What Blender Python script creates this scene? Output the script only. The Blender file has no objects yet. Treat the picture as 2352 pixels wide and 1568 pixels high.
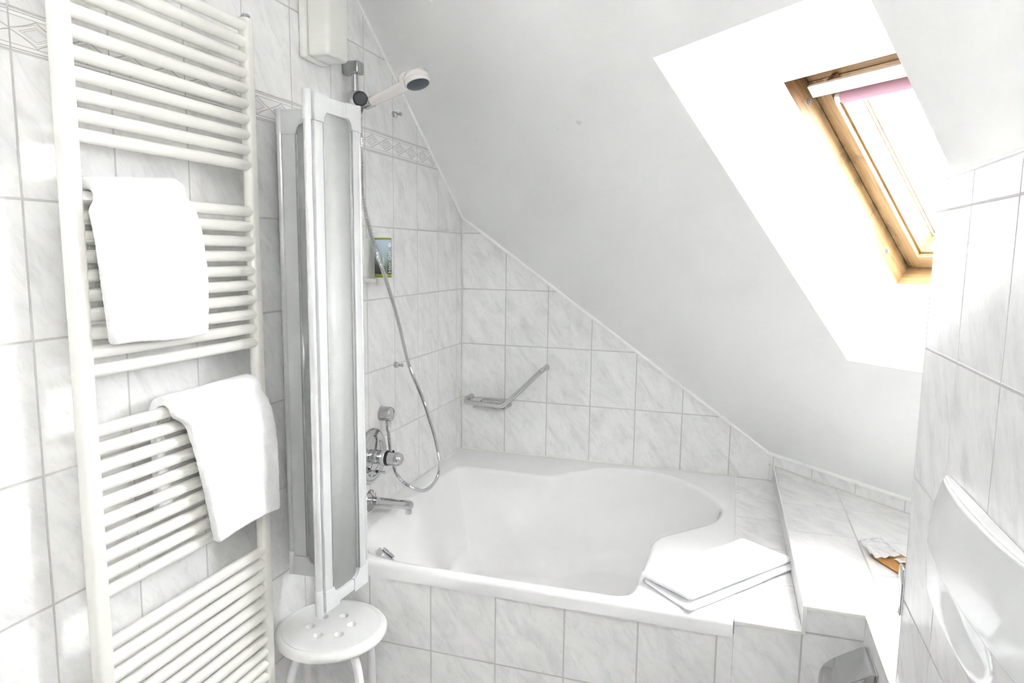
import bpy, bmesh, math, random
from math import pi, sin, cos, sqrt
from mathutils import Vector, Matrix, noise
random.seed(4)
C = bpy.context.scene.collection
SC = bpy.context.scene
V = Vector

# ------------------------------------------------------------------ materials
def new_mat(name):
    m = bpy.data.materials.new(name); m.use_nodes = True
    nt = m.node_tree
    return m, nt, nt.nodes['Principled BSDF']

def N(nt, typ, **kw):
    n = nt.nodes.new(typ)
    for k, v in kw.items():
        if k in ('operation', 'data_type', 'blend_type', 'noise_dimensions', 'feature', 'distance', 'interpolation_type', 'mode'):
            setattr(n, k, v)
        else:
            n.inputs[int(k[1:]) if k[0] == 'i' and k[1:].isdigit() else k].default_value = v
    return n

def math_n(nt, op, a, b=None, c=None):
    n = nt.nodes.new('ShaderNodeMath'); n.operation = op
    for i, x in enumerate((a, b, c)):
        if x is None: continue
        if isinstance(x, (int, float)): n.inputs[i].default_value = x
        else: nt.links.new(x, n.inputs[i])
    return n.outputs[0]

def mix_col(nt, fac, a, b):
    n = nt.nodes.new('ShaderNodeMix'); n.data_type = 'RGBA'
    for s, x in ((0, fac), (6, a), (7, b)):
        if isinstance(x, (int, float)): n.inputs[s].default_value = x
        elif isinstance(x, tuple): n.inputs[s].default_value = (*x, 1)
        else: nt.links.new(x, n.inputs[s])
    return n.outputs[2]

def ramp(nt, fac, stops):
    n = nt.nodes.new('ShaderNodeValToRGB'); e = n.color_ramp.elements
    while len(e) < len(stops): e.new(0.5)
    for el, (p, c) in zip(e, stops): el.position = p; el.color = (*c, 1)
    nt.links.new(fac, n.inputs[0]); return n.outputs[0]

def bump(nt, bs, h, strength, dist):
    b = nt.nodes.new('ShaderNodeBump'); b.inputs['Strength'].default_value = strength
    b.inputs['Distance'].default_value = dist
    nt.links.new(h, b.inputs['Height']); nt.links.new(b.outputs[0], bs.inputs['Normal'])

def plain(name, col, rough=.4, metal=0., coat=0., noise_amt=0.04, nscale=25., bump_s=0., spec=.5):
    m, nt, bs = new_mat(name)
    tc = nt.nodes.new('ShaderNodeTexCoord')
    nz = N(nt, 'ShaderNodeTexNoise', Scale=nscale, Detail=3.)
    nt.links.new(tc.outputs['Object'], nz.inputs['Vector'])
    a = tuple(min(1, c * (1 + noise_amt)) for c in col); b = tuple(c * (1 - noise_amt) for c in col)
    nt.links.new(mix_col(nt, nz.outputs[0], b, a), bs.inputs['Base Color'])
    bs.inputs['Roughness'].default_value = rough; bs.inputs['Metallic'].default_value = metal
    bs.inputs['Coat Weight'].default_value = coat; bs.inputs['Coat Roughness'].default_value = .03
    bs.inputs['Specular IOR Level'].default_value = spec
    if bump_s: bump(nt, bs, nz.outputs[0], bump_s, .002)
    return m

def make_tile(name, base=(.87, .87, .865), vein=(.62, .62, .63), grout=(.56, .55, .54), tw=.2, th=.25):
    m, nt, bs = new_mat(name); L = nt.links
    uv = nt.nodes.new('ShaderNodeUVMap'); uv.uv_map = 'UVMap'
    sp = nt.nodes.new('ShaderNodeSeparateXYZ'); L.new(uv.outputs[0], sp.inputs[0])
    u = math_n(nt, 'DIVIDE', sp.outputs[0], tw); v = math_n(nt, 'DIVIDE', sp.outputs[1], th)
    def edge(x, size):
        f = math_n(nt, 'FRACT', x)
        d = math_n(nt, 'SUBTRACT', .5, math_n(nt, 'ABSOLUTE', math_n(nt, 'SUBTRACT', f, .5)))
        return math_n(nt, 'MULTIPLY', d, size)
    d = math_n(nt, 'MINIMUM', edge(u, tw), edge(v, th))
    mr = N(nt, 'ShaderNodeMapRange'); L.new(d, mr.inputs[0])
    mr.inputs[1].default_value = .0016; mr.inputs[2].default_value = .0027
    cu = math_n(nt, 'FLOOR', u); cv = math_n(nt, 'FLOOR', v)
    cb = nt.nodes.new('ShaderNodeCombineXYZ'); L.new(cu, cb.inputs[0]); L.new(cv, cb.inputs[1])
    wn = nt.nodes.new('ShaderNodeTexWhiteNoise'); wn.noise_dimensions = '3D'; L.new(cb.outputs[0], wn.inputs[0])
    rot = nt.nodes.new('ShaderNodeVectorRotate'); rot.inputs['Angle'].default_value = -math.radians(36)
    rot.rotation_type = 'Z_AXIS'; L.new(uv.outputs[0], rot.inputs['Vector'])
    sc = nt.nodes.new('ShaderNodeVectorMath'); sc.operation = 'MULTIPLY'
    L.new(rot.outputs[0], sc.inputs[0]); sc.inputs[1].default_value = (19, 7, 1)
    off = nt.nodes.new('ShaderNodeVectorMath'); off.operation = 'MULTIPLY_ADD'
    L.new(wn.outputs['Color'], off.inputs[0]); off.inputs[1].default_value = (40, 40, 40); L.new(sc.outputs[0], off.inputs[2])
    n1 = N(nt, 'ShaderNodeTexNoise', Scale=1., Detail=5., Roughness=.6, Distortion=.6); L.new(off.outputs[0], n1.inputs['Vector'])
    n2 = N(nt, 'ShaderNodeTexNoise', Scale=2.3, Detail=6., Roughness=.65, Distortion=1.2); L.new(off.outputs[0], n2.inputs['Vector'])
    r1 = ramp(nt, n1.outputs[0], [(.36, (0, 0, 0)), (.50, (.25, .25, .25)), (.72, (1, 1, 1))])
    r2 = ramp(nt, n2.outputs[0], [(.50, (0, 0, 0)), (.70, (1, 1, 1))])
    vf = math_n(nt, 'ADD', math_n(nt, 'MULTIPLY', r1, .55), math_n(nt, 'MULTIPLY', r2, .3))
    col = mix_col(nt, vf, base, vein)
    col = mix_col(nt, mr.outputs[0], grout, col)
    L.new(col, bs.inputs['Base Color'])
    L.new(math_n(nt, 'MULTIPLY_ADD', mr.outputs[0], -.55, .75), bs.inputs['Roughness'])
    bump(nt, bs, mr.outputs[0], .6, .0015)
    return m

def make_border():
    m, nt, bs = new_mat('border_tile'); L = nt.links
    uv = nt.nodes.new('ShaderNodeUVMap'); uv.uv_map = 'UVMap'
    sp = nt.nodes.new('ShaderNodeSeparateXYZ'); L.new(uv.outputs[0], sp.inputs[0])
    f = math_n(nt, 'FRACT', math_n(nt, 'DIVIDE', sp.outputs[0], .1))
    a = math_n(nt, 'MULTIPLY', math_n(nt, 'ABSOLUTE', math_n(nt, 'SUBTRACT', f, .5)), 2.)
    w = math_n(nt, 'DIVIDE', sp.outputs[1], .07)
    b = math_n(nt, 'MULTIPLY', math_n(nt, 'ABSOLUTE', math_n(nt, 'SUBTRACT', w, .5)), 2.)
    bb = math_n(nt, 'DIVIDE', b, .62)
    d = math_n(nt, 'ADD', a, bb)
    star = math_n(nt, 'ADD', math_n(nt, 'POWER', a, .82), math_n(nt, 'POWER', bb, .9))
    def line(x, at, half):
        return math_n(nt, 'LESS_THAN', math_n(nt, 'ABSOLUTE', math_n(nt, 'SUBTRACT', x, at)), half)
    inside = math_n(nt, 'LESS_THAN', b, .66)
    l = math_n(nt, 'ADD', line(d, .50, .026), line(d, .64, .026))
    l = math_n(nt, 'ADD', l, line(star, 1.06, .05))
    l = math_n(nt, 'ADD', l, math_n(nt, 'MULTIPLY', line(d, .86, .02), math_n(nt, 'GREATER_THAN', bb, .35)))
    l = math_n(nt, 'MULTIPLY', l, inside)
    l = math_n(nt, 'ADD', l, line(b, .68, .02)); l = math_n(nt, 'ADD', l, line(b, .88, .03))
    fu = math_n(nt, 'FRACT', math_n(nt, 'DIVIDE', sp.outputs[0], .2))
    gu = math_n(nt, 'MULTIPLY', math_n(nt, 'SUBTRACT', .5, math_n(nt, 'ABSOLUTE', math_n(nt, 'SUBTRACT', fu, .5))), .2)
    g = math_n(nt, 'LESS_THAN', gu, .0016)
    ge = math_n(nt, 'GREATER_THAN', b, .955)
    l = math_n(nt, 'MINIMUM', l, 1.)
    core = math_n(nt, 'LESS_THAN', d, .47)
    col = mix_col(nt, math_n(nt, 'MULTIPLY', core, .45), (.83, .83, .825), (.66, .67, .69))
    col = mix_col(nt, math_n(nt, 'MULTIPLY', l, .62), col, (.30, .28, .26))
    col = mix_col(nt, math_n(nt, 'MAXIMUM', g, ge), col, (.50, .49, .48))
    L.new(col, bs.inputs['Base Color']); bs.inputs['Roughness'].default_value = .25
    bump(nt, bs, math_n(nt, 'SUBTRACT', 1., l), .5, .001)
    return m

def make_plaster():
    m, nt, bs = new_mat('white_plaster'); L = nt.links
    tc = nt.nodes.new('ShaderNodeTexCoord')
    n1 = N(nt, 'ShaderNodeTexNoise', Scale=160., Detail=4., Roughness=.6); L.new(tc.outputs['Object'], n1.inputs['Vector'])
    n3 = N(nt, 'ShaderNodeTexNoise', Scale=320., Detail=2.); L.new(tc.outputs['Object'], n3.inputs['Vector'])
    def spot(p, r):
        vd = nt.nodes.new('ShaderNodeVectorMath'); vd.operation = 'DISTANCE'
        L.new(tc.outputs['Object'], vd.inputs[0]); vd.inputs[1].default_value = p
        x = math_n(nt, 'ADD', vd.outputs['Value'], math_n(nt, 'MULTIPLY', math_n(nt, 'SUBTRACT', n3.outputs[0], .5), r * 2.4))
        return math_n(nt, 'LESS_THAN', x, r)
    s = math_n(nt, 'MAXIMUM', spot((.7598, -1.0351, 1.8252), .008), spot((.684, -.959, 1.825), .003))
    s = math_n(nt, 'MAXIMUM', s, spot((.767, -1.042, 1.826), .006))
    col = mix_col(nt, math_n(nt, 'MULTIPLY', s, .38), (.92, .92, .915), (.60, .59, .55))
    L.new(col, bs.inputs['Base Color']); bs.inputs['Roughness'].default_value = .85
    bs.inputs['Specular IOR Level'].default_value = .2
    bump(nt, bs, n1.outputs[0], .18, .002)
    return m

def make_wood():
    m, nt, bs = new_mat('pine_wood'); L = nt.links
    uv = nt.nodes.new('ShaderNodeUVMap'); uv.uv_map = 'UVMap'
    mp = nt.nodes.new('ShaderNodeVectorMath'); mp.operation = 'MULTIPLY'
    L.new(uv.outputs[0], mp.inputs[0]); mp.inputs[1].default_value = (140, 7, 1)
    n1 = N(nt, 'ShaderNodeTexNoise', Scale=1., Detail=6., Roughness=.6, Distortion=.5); L.new(mp.outputs[0], n1.inputs['Vector'])
    n2 = N(nt, 'ShaderNodeTexNoise', Scale=14., Detail=5., Roughness=.65); L.new(uv.outputs[0], n2.inputs['Vector'])
    c = ramp(nt, n1.outputs[0], [(.3, (.185, .105, .040)), (.55, (.270, .175, .080)), (.75, (.335, .235, .120))])
    st = ramp(nt, n2.outputs[0], [(.54, (0, 0, 0)), (.72, (1, 1, 1))])
    c = mix_col(nt, math_n(nt, 'MULTIPLY', st, .7), c, (.055, .028, .010))
    # water stains in the upper corners and mildew along the sash gap
    sp = nt.nodes.new('ShaderNodeSeparateXYZ'); L.new(uv.outputs[0], sp.inputs[0])
    n3 = N(nt, 'ShaderNodeTexNoise', Scale=26., Detail=5., Roughness=.7); L.new(mp.outputs[0], n3.inputs['Vector'])
    n3.inputs['Scale'].default_value = .45
    top = N(nt, 'ShaderNodeMapRange'); L.new(sp.outputs[1], top.inputs[0]); top.inputs[1].default_value = -1.10; top.inputs[2].default_value = -1.22
    tm = math_n(nt, 'MULTIPLY', top.outputs[0], ramp(nt, n3.outputs[0], [(.36, (0, 0, 0)), (.52, (1, 1, 1))]))
    c = mix_col(nt, math_n(nt, 'MULTIPLY', tm, .8), c, (.085, .030, .006))
    gp = math_n(nt, 'SUBTRACT', 1., math_n(nt, 'DIVIDE', math_n(nt, 'ABSOLUTE', math_n(nt, 'SUBTRACT', sp.outputs[0], 2.013)), .022))
    gm = math_n(nt, 'MULTIPLY', math_n(nt, 'MAXIMUM', gp, 0.), ramp(nt, n2.outputs[0], [(.35, (0, 0, 0)), (.62, (1, 1, 1))]))
    c = mix_col(nt, math_n(nt, 'MULTIPLY', gm, .75), c, (.035, .028, .012))
    L.new(c, bs.inputs['Base Color']); bs.inputs['Roughness'].default_value = .5
    bump(nt, bs, n1.outputs[0], .15, .002)
    return m

def make_terry():
    m, nt, bs = new_mat('white_terry'); L = nt.links
    tc = nt.nodes.new('ShaderNodeTexCoord')
    n1 = N(nt, 'ShaderNodeTexNoise', Scale=420., Detail=3.); L.new(tc.outputs['Object'], n1.inputs['Vector'])
    L.new(mix_col(nt, n1.outputs[0], (.87, .87, .885), (.95, .95, .955)), bs.inputs['Base Color'])
    bs.inputs['Roughness'].default_value = .95; bs.inputs['Sheen Weight'].default_value = .25
    bs.inputs['Specular IOR Level'].default_value = .1
    bump(nt, bs, n1.outputs[0], .6, .003)
    return m

def make_acrylic():
    m, nt, bs = new_mat('frosted_acrylic'); L = nt.links
    tc = nt.nodes.new('ShaderNodeTexCoord')
    vo = N(nt, 'ShaderNodeTexVoronoi', Scale=190.); L.new(tc.outputs['Object'], vo.inputs['Vector'])
    nz = N(nt, 'ShaderNodeTexNoise', Scale=60., Detail=3.); L.new(tc.outputs['Object'], nz.inputs['Vector'])
    h = math_n(nt, 'ADD', ramp(nt, vo.outputs['Distance'], [(0, (1, 1, 1)), (.28, (0, 0, 0))]), nz.outputs[0])
    bs.inputs['Base Color'].default_value = (.83, .845, .835, 1)
    bs.inputs['Transmission Weight'].default_value = .30
    bs.inputs['Roughness'].default_value = .32; bs.inputs['IOR'].default_value = 1.3
    bs.inputs['Coat Weight'].default_value = .5; bs.inputs['Coat Roughness'].default_value = .12
    bump(nt, bs, h, .45, .002)
    return m

def make_glass():
    m, nt, bs = new_mat('window_glass'); nt.nodes.remove(bs)
    tr = nt.nodes.new('ShaderNodeBsdfTransparent'); gl = nt.nodes.new('ShaderNodeBsdfGlossy'); gl.inputs['Roughness'].default_value = .02
    fr = nt.nodes.new('ShaderNodeFresnel'); fr.inputs[0].default_value = 1.35
    ge = nt.nodes.new('ShaderNodeNewGeometry')
    fac = math_n(nt, 'MULTIPLY', fr.outputs[0], math_n(nt, 'SUBTRACT', 1., ge.outputs['Backfacing']))
    mx = nt.nodes.new('ShaderNodeMixShader'); nt.links.new(fac, mx.inputs[0])
    nt.links.new(tr.outputs[0], mx.inputs[1]); nt.links.new(gl.outputs[0], mx.inputs[2])
    nt.links.new(mx.outputs[0], nt.nodes['Material Output'].inputs[0])
    return m

def make_clear():
    m, nt, bs = new_mat('clear_film'); 
    tc = nt.nodes.new('ShaderNodeTexCoord')
    nz = N(nt, 'ShaderNodeTexNoise', Scale=70., Detail=3., Distortion=1.); nt.links.new(tc.outputs['Object'], nz.inputs['Vector'])
    bs.inputs['Base Color'].default_value = (.86, .86, .86, 1); bs.inputs['Roughness'].default_value = .15
    bs.inputs['Alpha'].default_value = .72
    bump(nt, bs, nz.outputs[0], .8, .004)
    return m

def make_label():
    m, nt, bs = new_mat('bottle_label'); L = nt.links
    tc = nt.nodes.new('ShaderNodeTexCoord'); sp = nt.nodes.new('ShaderNodeSeparateXYZ')
    L.new(tc.outputs['Generated'], sp.inputs[0])
    g = (.26, .36, .03)
    c = ramp(nt, sp.outputs[2], [(0, (.10, .16, .02)), (.02, g), (.085, g), (.095, (.035, .045, .03)), (.30, (.10, .13, .09)), (.50, (.26, .36, .35)),
                                 (.75, (.42, .53, .62)), (.94, (.50, .60, .70)), (.95, g), (.985, g), (1., (.08, .12, .02))])
    L.new(c, bs.inputs['Base Color']); bs.inputs['Roughness'].default_value = .12
    return m

def emit(name, col, st):
    m, nt, bs = new_mat(name)
    bs.inputs['Emission Color'].default_value = (*col, 1); bs.inputs['Emission Strength'].default_value = st
    return m

TILE = make_tile('marbled_tile')
TILEB = make_tile('grey_floor_tile', base=(.40, .39, .38), vein=(.30, .30, .30), grout=(.3, .3, .29), tw=.3, th=.3)
BORDER = make_border()
PLASTER = make_plaster()
WOOD = make_wood()
TERRY = make_terry()
ACRYL = make_acrylic()
GLASS = make_glass()
FILM = make_clear()
LABEL = make_label()
CREAM = plain('cream_enamel', (.80, .795, .755), .28, coat=.3, noise_amt=.01)
TUBW = plain('white_tub_acrylic', (.87, .87, .875), .07, coat=.8, noise_amt=.01)
WPLAST = plain('white_plastic', (.80, .80, .77), .35, noise_amt=.015)
WGLOSS = plain('white_gloss_plastic', (.80, .81, .82), .10, coat=.6, noise_amt=.01)
STOOLW = plain('white_grained_plastic', (.80, .80, .785), .5, noise_amt=.03, nscale=300., bump_s=.4)
WSTEEL = plain('white_painted_steel', (.82, .82, .815), .3, coat=.2, noise_amt=.01)
CHROME = plain('chrome', (.60, .60, .61), .05, metal=1., noise_amt=.01)
BRUSH = plain('polished_steel', (.52, .53, .54), .12, metal=1., noise_amt=.02)
ALU = plain('white_aluminium', (.66, .67, .675), .32, noise_amt=.01)
SHINY = plain('bright_aluminium', (.82, .83, .84), .25, metal=.45, noise_amt=.01)
DARK = plain('dark_grey_plastic', (.03, .033, .037), .55, spec=.25)
BLACK = plain('black_rubber', (.015, .015, .015), .45)
BLUEGREY = plain('blue_grey_nozzles', (.05, .065, .09), .35, noise_amt=.5, nscale=260.)
PINKW = plain('pinkish_white_plastic', (.80, .755, .74), .25, coat=.3, noise_amt=.01)
PINK = plain('pink_blind_fabric', (.34, .195, .245), .8, noise_amt=.05)
GREYG = plain('grey_gasket', (.42, .42, .43), .5)
PLUGM = plain('grey_plug', (.15, .15, .15), .4)
SILI = plain('white_sealant', (.90, .90, .885), .5)
SEAL = plain('beige_sealant', (.72, .71, .68), .5)
GROUT = plain('grey_grout', (.66, .65, .63), .7)
PROFILE = plain('white_edge_profile', (.80, .79, .765), .35)
AMBER = plain('amber_packet', (.36, .165, .028), .3, coat=.4, noise_amt=.12, nscale=40.)
BROWNED = plain('pinkish_packet', (.68, .53, .47), .35, noise_amt=.2, nscale=90.)
DOORM = plain('added_dark_door', (.05, .045, .042), .5, noise_amt=.1)  # added door, kept dark to put contrast into the chrome
LAMPM = emit('fill_glass', (1, .99, .978), 20.)  # glow of the unseen pendant added for direct light
GLOWM = emit('fill_glow', (1, .99, .978), 990.)  # glow of the unseen uplighter added for bounced fill
WHITE_INK = plain('white_ink', (.85, .87, .85), .5)

# ------------------------------------------------------------------ mesh helpers
def finish(name, bm, mat, parent=None, smooth=True, kind=None, angle=38):
    bmesh.ops.recalc_face_normals(bm, faces=bm.faces[:])
    me = bpy.data.meshes.new(name)
    org = V((0, 0, 0))
    if parent is not None:
        q = parent
        while q is not None:
            org += q.location; q = q.parent
        bmesh.ops.translate(bm, verts=bm.verts[:], vec=-org)
    bm.to_mesh(me); bm.free()
    for m in (mat if isinstance(mat, (list, tuple)) else [mat]): me.materials.append(m)
    o = bpy.data.objects.new(name, me); C.objects.link(o)
    if smooth:
        me.shade_smooth(); me.set_sharp_from_angle(angle=math.radians(angle))
    if parent is not None: o.parent = parent
    if kind: o['kind'] = kind
    return o

def thing(name, loc, label, cat, group=None):
    o = bpy.data.objects.new(name, None); C.objects.link(o)
    o.location = loc; o.empty_display_size = .05
    o['label'] = label; o['category'] = cat
    if group: o['group'] = group
    return o

def tag(o, label, cat, group=None):
    o['label'] = label; o['category'] = cat
    if group: o['group'] = group
    return o

def rebase(o):
    """move a single-mesh thing's origin to the middle of its base"""
    vs = [v.co for v in o.data.vertices]
    lo = V((min(v.x for v in vs), min(v.y for v in vs), min(v.z for v in vs)))
    hi = V((max(v.x for v in vs), max(v.y for v in vs), 0))
    p = V(((lo.x + hi.x) / 2, (lo.y + hi.y) / 2, lo.z))
    o.data.transform(Matrix.Translation(-p)); o.location = p
    return o

def add_box(bm, lo, hi, bev=0., seg=2, mat=0):
    b = bmesh.new(); bmesh.ops.create_cube(b, size=1)
    lo, hi = V(lo), V(hi); s = hi - lo; c = (lo + hi) / 2
    for v in b.verts: v.co = V((v.co.x * s.x, v.co.y * s.y, v.co.z * s.z)) + c
    if bev: bmesh.ops.bevel(b, geom=b.edges[:] + b.verts[:], offset=bev, segments=seg, affect='EDGES', profile=.5)
    merge(bm, b, mat)

def merge(bm, b, mat=0, M=None):
    if M is not None: bmesh.ops.transform(b, matrix=M, verts=b.verts[:])
    vm = {v: bm.verts.new(v.co) for v in b.verts}
    for f in b.faces:
        try:
            nf = bm.faces.new([vm[v] for v in f.verts]); nf.material_index = mat; nf.smooth = True
        except ValueError: pass
    b.free()

def smooth_path(pts, n=8, closed=False):
    P = [V(p) for p in pts]; out = []; k = len(P)
    rng = range(k) if closed else range(k - 1)
    for i in rng:
        if closed: p0, p1, p2, p3 = P[(i - 1) % k], P[i], P[(i + 1) % k], P[(i + 2) % k]
        else: p0, p1, p2, p3 = P[max(i - 1, 0)], P[i], P[i + 1], P[min(i + 2, k - 1)]
        for j in range(n):
            t = j / n; t2 = t * t; t3 = t2 * t
            out.append(.5 * ((2 * p1) + (p2 - p0) * t + (2 * p0 - 5 * p1 + 4 * p2 - p3) * t2 + (3 * p1 - p0 - 3 * p2 + p3) * t3))
    if not closed: out.append(P[-1])
    return out

def add_tube(bm, pts, r, seg=12, mat=0, cap=True):
    P = [V(p) for p in pts]; n = len(P)
    R = r if isinstance(r, (list, tuple)) else [r] * n
    t = (P[1] - P[0]).normalized()
    up = V((0, 0, 1)) if abs(t.z) < .9 else V((1, 0, 0))
    a = (up - t * up.dot(t)).normalized()
    rings = []
    for i in range(n):
        ti = ((P[min(i + 1, n - 1)] - P[max(i - 1, 0)])).normalized()
        a = (a - ti * a.dot(ti)).normalized(); b = ti.cross(a)
        rings.append([bm.verts.new(P[i] + (a * cos(2 * pi * k / seg) + b * sin(2 * pi * k / seg)) * R[i]) for k in range(seg)])
    for i in range(n - 1):
        for k in range(seg):
            f = bm.faces.new((rings[i][k], rings[i][(k + 1) % seg], rings[i + 1][(k + 1) % seg], rings[i + 1][k])); f.material_index = mat
    if cap:
        for rg in (rings[0][::-1], rings[-1]):
            f = bm.faces.new(rg); f.material_index = mat

def axis_m(loc, axis):
    z = V(axis).normalized(); x = V((0, 0, 1)).cross(z)
    x = x.normalized() if x.length > 1e-4 else V((1, 0, 0))
    y = z.cross(x); M = Matrix((x, y, z)).transposed().to_4x4(); M.translation = V(loc)
    return M

def add_lathe(bm, prof, loc=(0, 0, 0), axis=(0, 0, 1), seg=32, mat=0, sx=1., sy=1.):
    """prof: (radius, height) pairs along the axis"""
    b = bmesh.new(); rings = []
    for r, z in prof:
        if r < 1e-6: rings.append([b.verts.new((0, 0, z))])
        else: rings.append([b.verts.new((r * cos(2 * pi * k / seg) * sx, r * sin(2 * pi * k / seg) * sy, z)) for k in range(seg)])
    for i in range(len(rings) - 1):
        A, B = rings[i], rings[i + 1]
        for k in range(seg):
            k2 = (k + 1) % seg
            if len(A) == 1 and len(B) == 1: continue
            if len(A) == 1: b.faces.new((A[0], B[k2], B[k]))
            elif len(B) == 1: b.faces.new((A[k], A[k2], B[0]))
            else: b.faces.new((A[k], A[k2], B[k2], B[k]))
    for rg in (rings[0], rings[-1]):
        if len(rg) > 1: b.faces.new(rg)
    merge(bm, b, mat, axis_m(loc, axis))

def lathe(name, prof, loc, axis, mat, parent=None, seg=32, **kw):
    bm = bmesh.new(); add_lathe(bm, prof, loc, axis, seg, **kw); return finish(name, bm, mat, parent)

def boxo(name, lo, hi, mat, parent=None, bev=.002, kind=None, seg=2):
    bm = bmesh.new(); add_box(bm, lo, hi, bev, seg); return finish(name, bm, mat, parent, kind=kind)

def tubeo(name, pts, r, mat, parent=None, seg=14):
    bm = bmesh.new(); add_tube(bm, pts, r, seg); return finish(name, bm, mat, parent)

def panel(bm, uvl, pts, uvf, mat=0):
    """flat polygon with uv coordinates in metres"""
    f = bm.faces.new([bm.verts.new(p) for p in pts]); f.material_index = mat
    for l in f.loops:
        l[uvl].uv = uvf(l.vert.co)
    return f

def prism(bm, uvl, pts, out, uvf, mat=0):
    """polygon plus thickness along out (walls have depth)"""
    out = V(out); A = [V(p) for p in pts]; B = [p + out for p in A]
    panel(bm, uvl, A, uvf, mat); panel(bm, uvl, B[::-1], uvf, mat)
    n = len(A)
    for i in range(n):
        j = (i + 1) % n
        panel(bm, uvl, [A[j], A[i], B[i], B[j]], uvf, mat)

# ------------------------------------------------------------------ room geometry (metres)
CN = V((.5, .5, sqrt(.5))); CD = 1.153            # sloping ceiling plane
HV = V((sqrt(.5), -sqrt(.5), 0)); SV = V((.5, .5, -sqrt(.5)))
def ceil_z(x, y): return (CD - .5 * x - .5 * y) / sqrt(.5)
def W(h, s, t=0.): return CN * (CD + t) + HV * h + SV * s
FZ = 2.5                                           # flat ceiling height
def xy_at(z): return (CD - z * sqrt(.5)) / .5       # x + y on the slope at height z
TOPXY = xy_at(FZ)
KN = 1.357                                         # knee wall: x + y = KN
XR, YR = 3.0, -4.0
TH = .08

# floor
bm = bmesh.new(); uvl = bm.loops.layers.uv.new('UVMap')
prism(bm, uvl, [(-.08, .08, 0), (-.08, YR - .08, 0), (XR + .08, YR - .08, 0), (XR + .08, .08, 0)], (0, 0, -.1), lambda c: (c.x, c.y))
finish('floor', bm, TILEB, smooth=False, kind='structure')

# left wall (x = 0), with the decorated border strip
Z1, Z2 = 1.805, 1.875
def uv_left(c):
    z = c.z if c.z <= 1.84 else c.z - .07
    return ((c.y + .0658) * 1.0132, z - .055)
bm = bmesh.new(); uvl = bm.loops.layers.uv.new('UVMap')
def left_poly(z0, z1):
    """strip of the left wall between heights, cut by the slope (with a margin)"""
    y0 = min(.0, xy_at(z0) + .03); y1 = min(.0, xy_at(z1) + .03)
    pts = [(0, YR, z0), (0, y0, z0)]
    if y0 >= 0 and y1 < 0:
        pts.append((0, 0, ceil_z(0, 0) + .03))
    pts += [(0, y1, z1), (0, YR, z1)]
    return pts
prism(bm, uvl, left_poly(0, Z1), (-TH, 0, 0), uv_left, 0)
prism(bm, uvl, left_poly(Z1, Z2), (-TH, 0, 0), lambda c: ((c.y + .0658) * 1.0132, c.z - Z1), 1)
prism(bm, uvl, left_poly(Z2, FZ), (-TH, 0, 0), lambda c: ((c.y + .0658) * 1.0132, c.z - .07 - .055), 0)
finish('wall_left', bm, [TILE, BORDER], smooth=False, kind='structure')

# back wall (y = 0)
uv_back = lambda c: ((c.x - .2125) * 1.0132, c.z - .055)
bm = bmesh.new(); uvl = bm.loops.layers.uv.new('UVMap')
XB = .2125
prism(bm, uvl, [(XB, 0, 0), (KN + .05, 0, 0), (KN + .05, 0, ceil_z(KN + .05, 0) + .02), (XB, 0, ceil_z(XB, 0) + .03)], (0, TH, 0), uv_back)
prism(bm, uvl, [(-TH, 0, 0), (XB, 0, 0), (XB, 0, ceil_z(XB, 0) + .03), (0, 0, ceil_z(0, 0) + .03), (-TH, 0, ceil_z(0, 0) + .03)], (0, TH, 0), lambda c: ((c.x - XB) * .938, c.z - .055))
finish('wall_back', bm, TILE, smooth=False, kind='structure')

# knee wall under the slope
kd = V((sqrt(.5), -sqrt(.5), 0)); kz = ceil_z(KN, 0)
bm = bmesh.new(); uvl = bm.loops.layers.uv.new('UVMap')
k0 = V((KN, 0, 0)); k1 = V((XR + .1, KN - XR - .1, 0))
uvk = lambda c: (((c - k0).dot(kd) - .0212) * 1.0695, c.z - .055)
prism(bm, uvl, [k0, k1, k1 + V((0, 0, kz + .03)), k0 + V((0, 0, kz + .03))], (.06, .06, 0), uvk)
finish('wall_knee', bm, TILE, smooth=False, kind='structure')

# outer walls behind and beside the camera
bm = bmesh.new(); uvl = bm.loops.layers.uv.new('UVMap')
prism(bm, uvl, [(XR, YR, 0), (XR, KN - XR, 0), (XR, KN - XR, ceil_z(XR, KN - XR) + .02), (XR, YR, ceil_z(XR, YR) + .02)], (TH, 0, 0), lambda c: (c.y, c.z - .055))
finish('wall_right', bm, TILE, smooth=False, kind='structure')
bm = bmesh.new(); uvl = bm.loops.layers.uv.new('UVMap')
prism(bm, uvl, [(-TH, YR, 0), (XR + TH, YR, 0), (XR + TH, YR, ceil_z(XR + TH, YR) + .02), (TOPXY - YR, YR, FZ + .02), (-TH, YR, FZ + .02)], (0, -TH, 0), lambda c: (c.x, c.z - .055))
finish('wall_rear', bm, TILE, smooth=False, kind='structure')
d = boxo('added_door_1', (.45, YR, .0), (1.40, YR + .04, 2.02), DOORM, kind='structure', bev=.004)  # unseen dark door added to give the chrome dark reflections
hb = bmesh.new(); add_tube(hb, smooth_path([(1.33, YR + .04, 1.03), (1.33, YR + .09, 1.03), (1.30, YR + .095, 1.03), (1.21, YR + .095, 1.03)], 5), .009, 10)
finish('added_door_handle', hb, BRUSH, d)

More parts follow.
